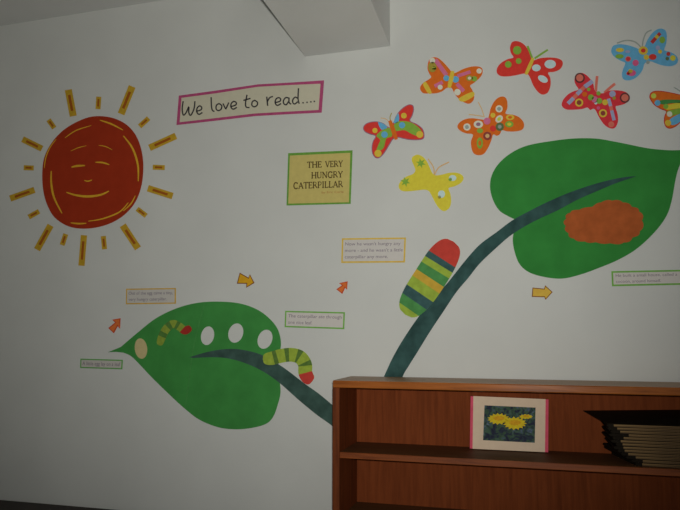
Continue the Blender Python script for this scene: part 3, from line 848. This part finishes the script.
# ------------------------------------------------------------------ photo card standing on the shelf
SHZ = SHELVES[0]
CARD_Y = -0.09
KC = (455, 385, 0.1618)
def on_card(p, off=0.0):
    """card leans back: its foot at y = CARD_Y, its top nearer the back board"""
    ca, sa = math.cos(math.radians(9)), math.sin(math.radians(9))
    # plane through the foot line, leaning back by 9 degrees
    n = Vector((0, -ca, sa))
    foot = Vector((0, CARD_Y, SHZ + 0.0005))
    d = ROT @ Vector((p[0] - 340.0, 255.0 - p[1], -F_PX))
    t = (foot - CAM_LOC).dot(n) / d.dot(n)
    return CAM_LOC + d * t + n * off
def card_slab(loop, o0, o1):
    bm = bmesh.new()
    pts = [on_card(p, 0) for p in loop]
    n = Vector((0, -math.cos(math.radians(9)), math.sin(math.radians(9))))
    fl = [Vector((v.x, v.z, 0)) for v in pts]
    tr = tessellate_polygon([fl])
    f = [bm.verts.new(v + n * o1) for v in pts]
    b = [bm.verts.new(v + n * o0) for v in pts]
    for t in tr:
        bm.faces.new([f[i] for i in t]); bm.faces.new([b[i] for i in reversed(t)])
    for i in range(len(pts)):
        j = (i + 1) % len(pts)
        bm.faces.new([f[i], f[j], b[j], b[i]])
    return bm
pcard = empty('photo_card', on_card(crop([(335, 405)], KC)[0]))
tag(pcard, 'cream card with pink side edges and a yellow flower photo, standing on the shelf', 'photo card')
link('pink_backing', card_slab(crop([(97, 70), (578, 90), (576, 416), (92, 392)], KC), 0.0, 0.003), paper('hot_pink_card', (176, 62, 80), 153), pcard)
link('cream_mount', card_slab(crop([(114, 69), (560, 88), (556, 415), (109, 394)], KC), 0.003, 0.0045), paper('cream_mount_card', (165, 146, 127), 152, 0.03), pcard)
pm = bpy.data.materials.new('photo_print_foliage')
pm.use_nodes = True
nt = pm.node_tree
b = nt.nodes['Principled BSDF']
b.inputs['Roughness'].default_value = 0.5
b.inputs['Specular IOR Level'].default_value = 0.1
tc = nt.nodes.new('ShaderNodeTexCoord'); no = nt.nodes.new('ShaderNodeTexNoise'); ra = nt.nodes.new('ShaderNodeValToRGB')
no.inputs['Scale'].default_value = 38; no.inputs['Detail'].default_value = 5; no.inputs['Distortion'].default_value = 1.2
cr = ra.color_ramp
cr.elements[0].position = 0.36; cr.elements[0].color = (*alb((14, 16, 34), 150), 1)
cr.elements[1].position = 0.72; cr.elements[1].color = (*alb((84, 96, 98), 150), 1)
for p, c in ((0.45, (22, 32, 44)), (0.51, (32, 50, 36)), (0.58, (44, 64, 48)), (0.65, (44, 54, 76))):
    e = cr.elements.new(p); e.color = (*alb(c, 150), 1)
nt.links.new(tc.outputs['Object'], no.inputs['Vector']); nt.links.new(no.outputs['Fac'], ra.inputs['Fac']); nt.links.new(ra.outputs['Color'], b.inputs['Base Color'])
pp = link('photo_print', card_slab(crop([(183, 126), (498, 140), (493, 357), (174, 341)], KC), 0.0045, 0.0052), pm, pcard)
def bloom(cx, cy, rx, ry, k):
    return [(cx + rx * (1 if i % 2 == 0 else 0.78) * math.cos(math.pi * i / k), cy + ry * (1 if i % 2 == 0 else 0.72) * math.sin(math.pi * i / k)) for i in range(2 * k)]
FY = paper('photo_yellow', (176, 140, 30), 152, 0.12, 90)
FO = paper('photo_amber', (158, 118, 28), 152, 0.12, 90)
for cx_, cy_, rx_, ry_, k_ in ((270, 210, 70, 37, 15), (370, 237, 74, 42, 15), (438, 196, 44, 16, 11)):
    fl = link('pictured_flower', card_slab(crop(bloom(cx_, cy_, rx_, ry_, k_), KC), 0.0052, 0.0056), FY, pp)
    fl2 = None
    link('pictured_flower', card_slab(crop(bloom(cx_ + 2, cy_ - 4, rx_ * 0.55, ry_ * 0.45, 11), KC), 0.0056, 0.0059), FO, pp)

# ------------------------------------------------------------------ stack of folders at the right of the shelf
BLK = paper('black_card', (20, 16, 11), 150, 0.25, 30, 0.7)
TANP = paper('tan_page_edges', (98, 78, 46), 150, 0.22, 8)
def page_material():
    m = bpy.data.materials.new('brown_paper_edges')
    m.use_nodes = True
    nt = m.node_tree
    b = nt.nodes['Principled BSDF']
    b.inputs['Roughness'].default_value = 0.8
    tc = nt.nodes.new('ShaderNodeTexCoord'); mp = nt.nodes.new('ShaderNodeMapping'); no = nt.nodes.new('ShaderNodeTexNoise'); ra = nt.nodes.new('ShaderNodeValToRGB')
    mp.inputs['Scale'].default_value = (3, 3, 230)
    no.inputs['Scale'].default_value = 1.0; no.inputs['Detail'].default_value = 2
    ra.color_ramp.elements[0].position = 0.32; ra.color_ramp.elements[0].color = (*alb((44, 30, 15), 150), 1)
    ra.color_ramp.elements[1].position = 0.66; ra.color_ramp.elements[1].color = (*alb((106, 83, 50), 150), 1)
    nt.links.new(tc.outputs['Object'], mp.inputs['Vector']); nt.links.new(mp.outputs['Vector'], no.inputs['Vector'])
    nt.links.new(no.outputs['Fac'], ra.inputs['Fac']); nt.links.new(ra.outputs['Color'], b.inputs['Base Color'])
    return m
PAGES = page_material()
FY0 = BOOK_Y0 + 0.035
fl0 = at(608, 424, FY0)                 # front left upper corner of the stack
STACK_TOP = fl0.z
NF = 13
HF = (STACK_TOP - SHZ) / NF
print('STACK', STACK_TOP, SHZ, HF, fl0)
ordinal = ['lowest', 'second lowest', 'third lowest', 'fourth lowest', 'fifth lowest', 'sixth lowest', 'the middle one', 'sixth highest'] + \
          ['fifth highest', 'fourth highest', 'third highest', 'second highest', 'topmost']
FW = 0.52
offs = [0.092, 0.080, 0.062, 0.046, 0.034, 0.020, 0.028, 0.012, 0.018, 0.006, 0.012, 0.002, 0.0]
skew = [0.26, 0.24, 0.26, 0.20, 0.02, 0.05, 0.0, 0.06, 0.0, 0.03, 0.0, 0.02, 0.0]
for i in range(NF):
    z0 = SHZ + i * HF + 0.0003
    z1 = SHZ + (i + 1) * HF - 0.0003
    top = i == NF - 1
    x0 = fl0.x + offs[i]
    x1 = fl0.x + FW + random.uniform(-0.02, 0.02)
    y0 = FY0 + random.uniform(0.0, 0.008) - (0.004 if top else 0)
    y1 = -0.045
    lab = 'black folder with brown page edges, %s of the stack on the shelf' % ordinal[i] if not top else \
          'topmost folder of the shelf stack, its wide black cover lifting at the back'
    root = empty('folder', ((x0 + x1) / 2, (y0 + y1) / 2, z0))
    tag(root, lab, 'folder', 'folders stacked on the upper shelf')
    c = 0.0009
    bm = bmesh.new()
    if top:
        # the upper board bows up towards the back and juts out to the left there
        yb = y1 + 0.012
        cor = [Vector((x0 - 0.002, y0, z1)), Vector((x1 + 0.01, y0, z1)), at(720, 409, yb), at(583, 411, yb)]
        cor[2].x = x1 + 0.01
        lo, hi = [bm.verts.new(p) for p in cor], [bm.verts.new(p + Vector((0, 0, 0.0022))) for p in cor]
        bm.faces.new(lo[::-1]); bm.faces.new(hi)
        for k in range(4):
            bm.faces.new([lo[k], lo[(k + 1) % 4], hi[(k + 1) % 4], hi[k]])
    else:
        box(bm, x0, x1, y0, y1, z1 - c, z1)
    def slant(b, k=skew[i]):
        # the sheets of this folder lie slipped to the left towards the back
        for v in b.verts:
            v.co.x -= k * (v.co.y - y0)
        return b
    link('upper_cover', slant(bm), BLK, root)
    link('lower_cover', slant(boxm(x0, x1, y0, y1, z0, z0 + c)), BLK, root)
    sw = random.choice((0.02, 0.03, 0.035, 0.05, 0.065))
    # black spine bulging at the left end
    sp = bmesh.new()
    zc, hr = (z0 + z1) / 2, (z1 - z0) / 2
    n = 8
    ring = []
    for yy in (y0 + 0.001, y1 - 0.001):
        ring.append([sp.verts.new((x0 + sw - (sw + 0.004) * math.sin(math.pi * k / n) ** 0.3, yy, zc - hr * math.cos(math.pi * k / n))) for k in range(n + 1)])
    for k in range(n):
        sp.faces.new([ring[0][k], ring[0][k + 1], ring[1][k + 1], ring[1][k]])
    sp.faces.new(ring[0]); sp.faces.new(ring[1][::-1])
    sp.faces.new([ring[0][0], ring[1][0], ring[1][n], ring[0][n]])
    link('spine', slant(sp), BLK, root)
    link('pages', slant(boxm(x0 + sw + 0.0005, x1 - 0.004, y0 + 0.002, y1 - 0.002, z0 + c, z1 - c)), PAGES, root)

for o in bpy.data.objects:
    if '_o' in o:
        del o['_o']
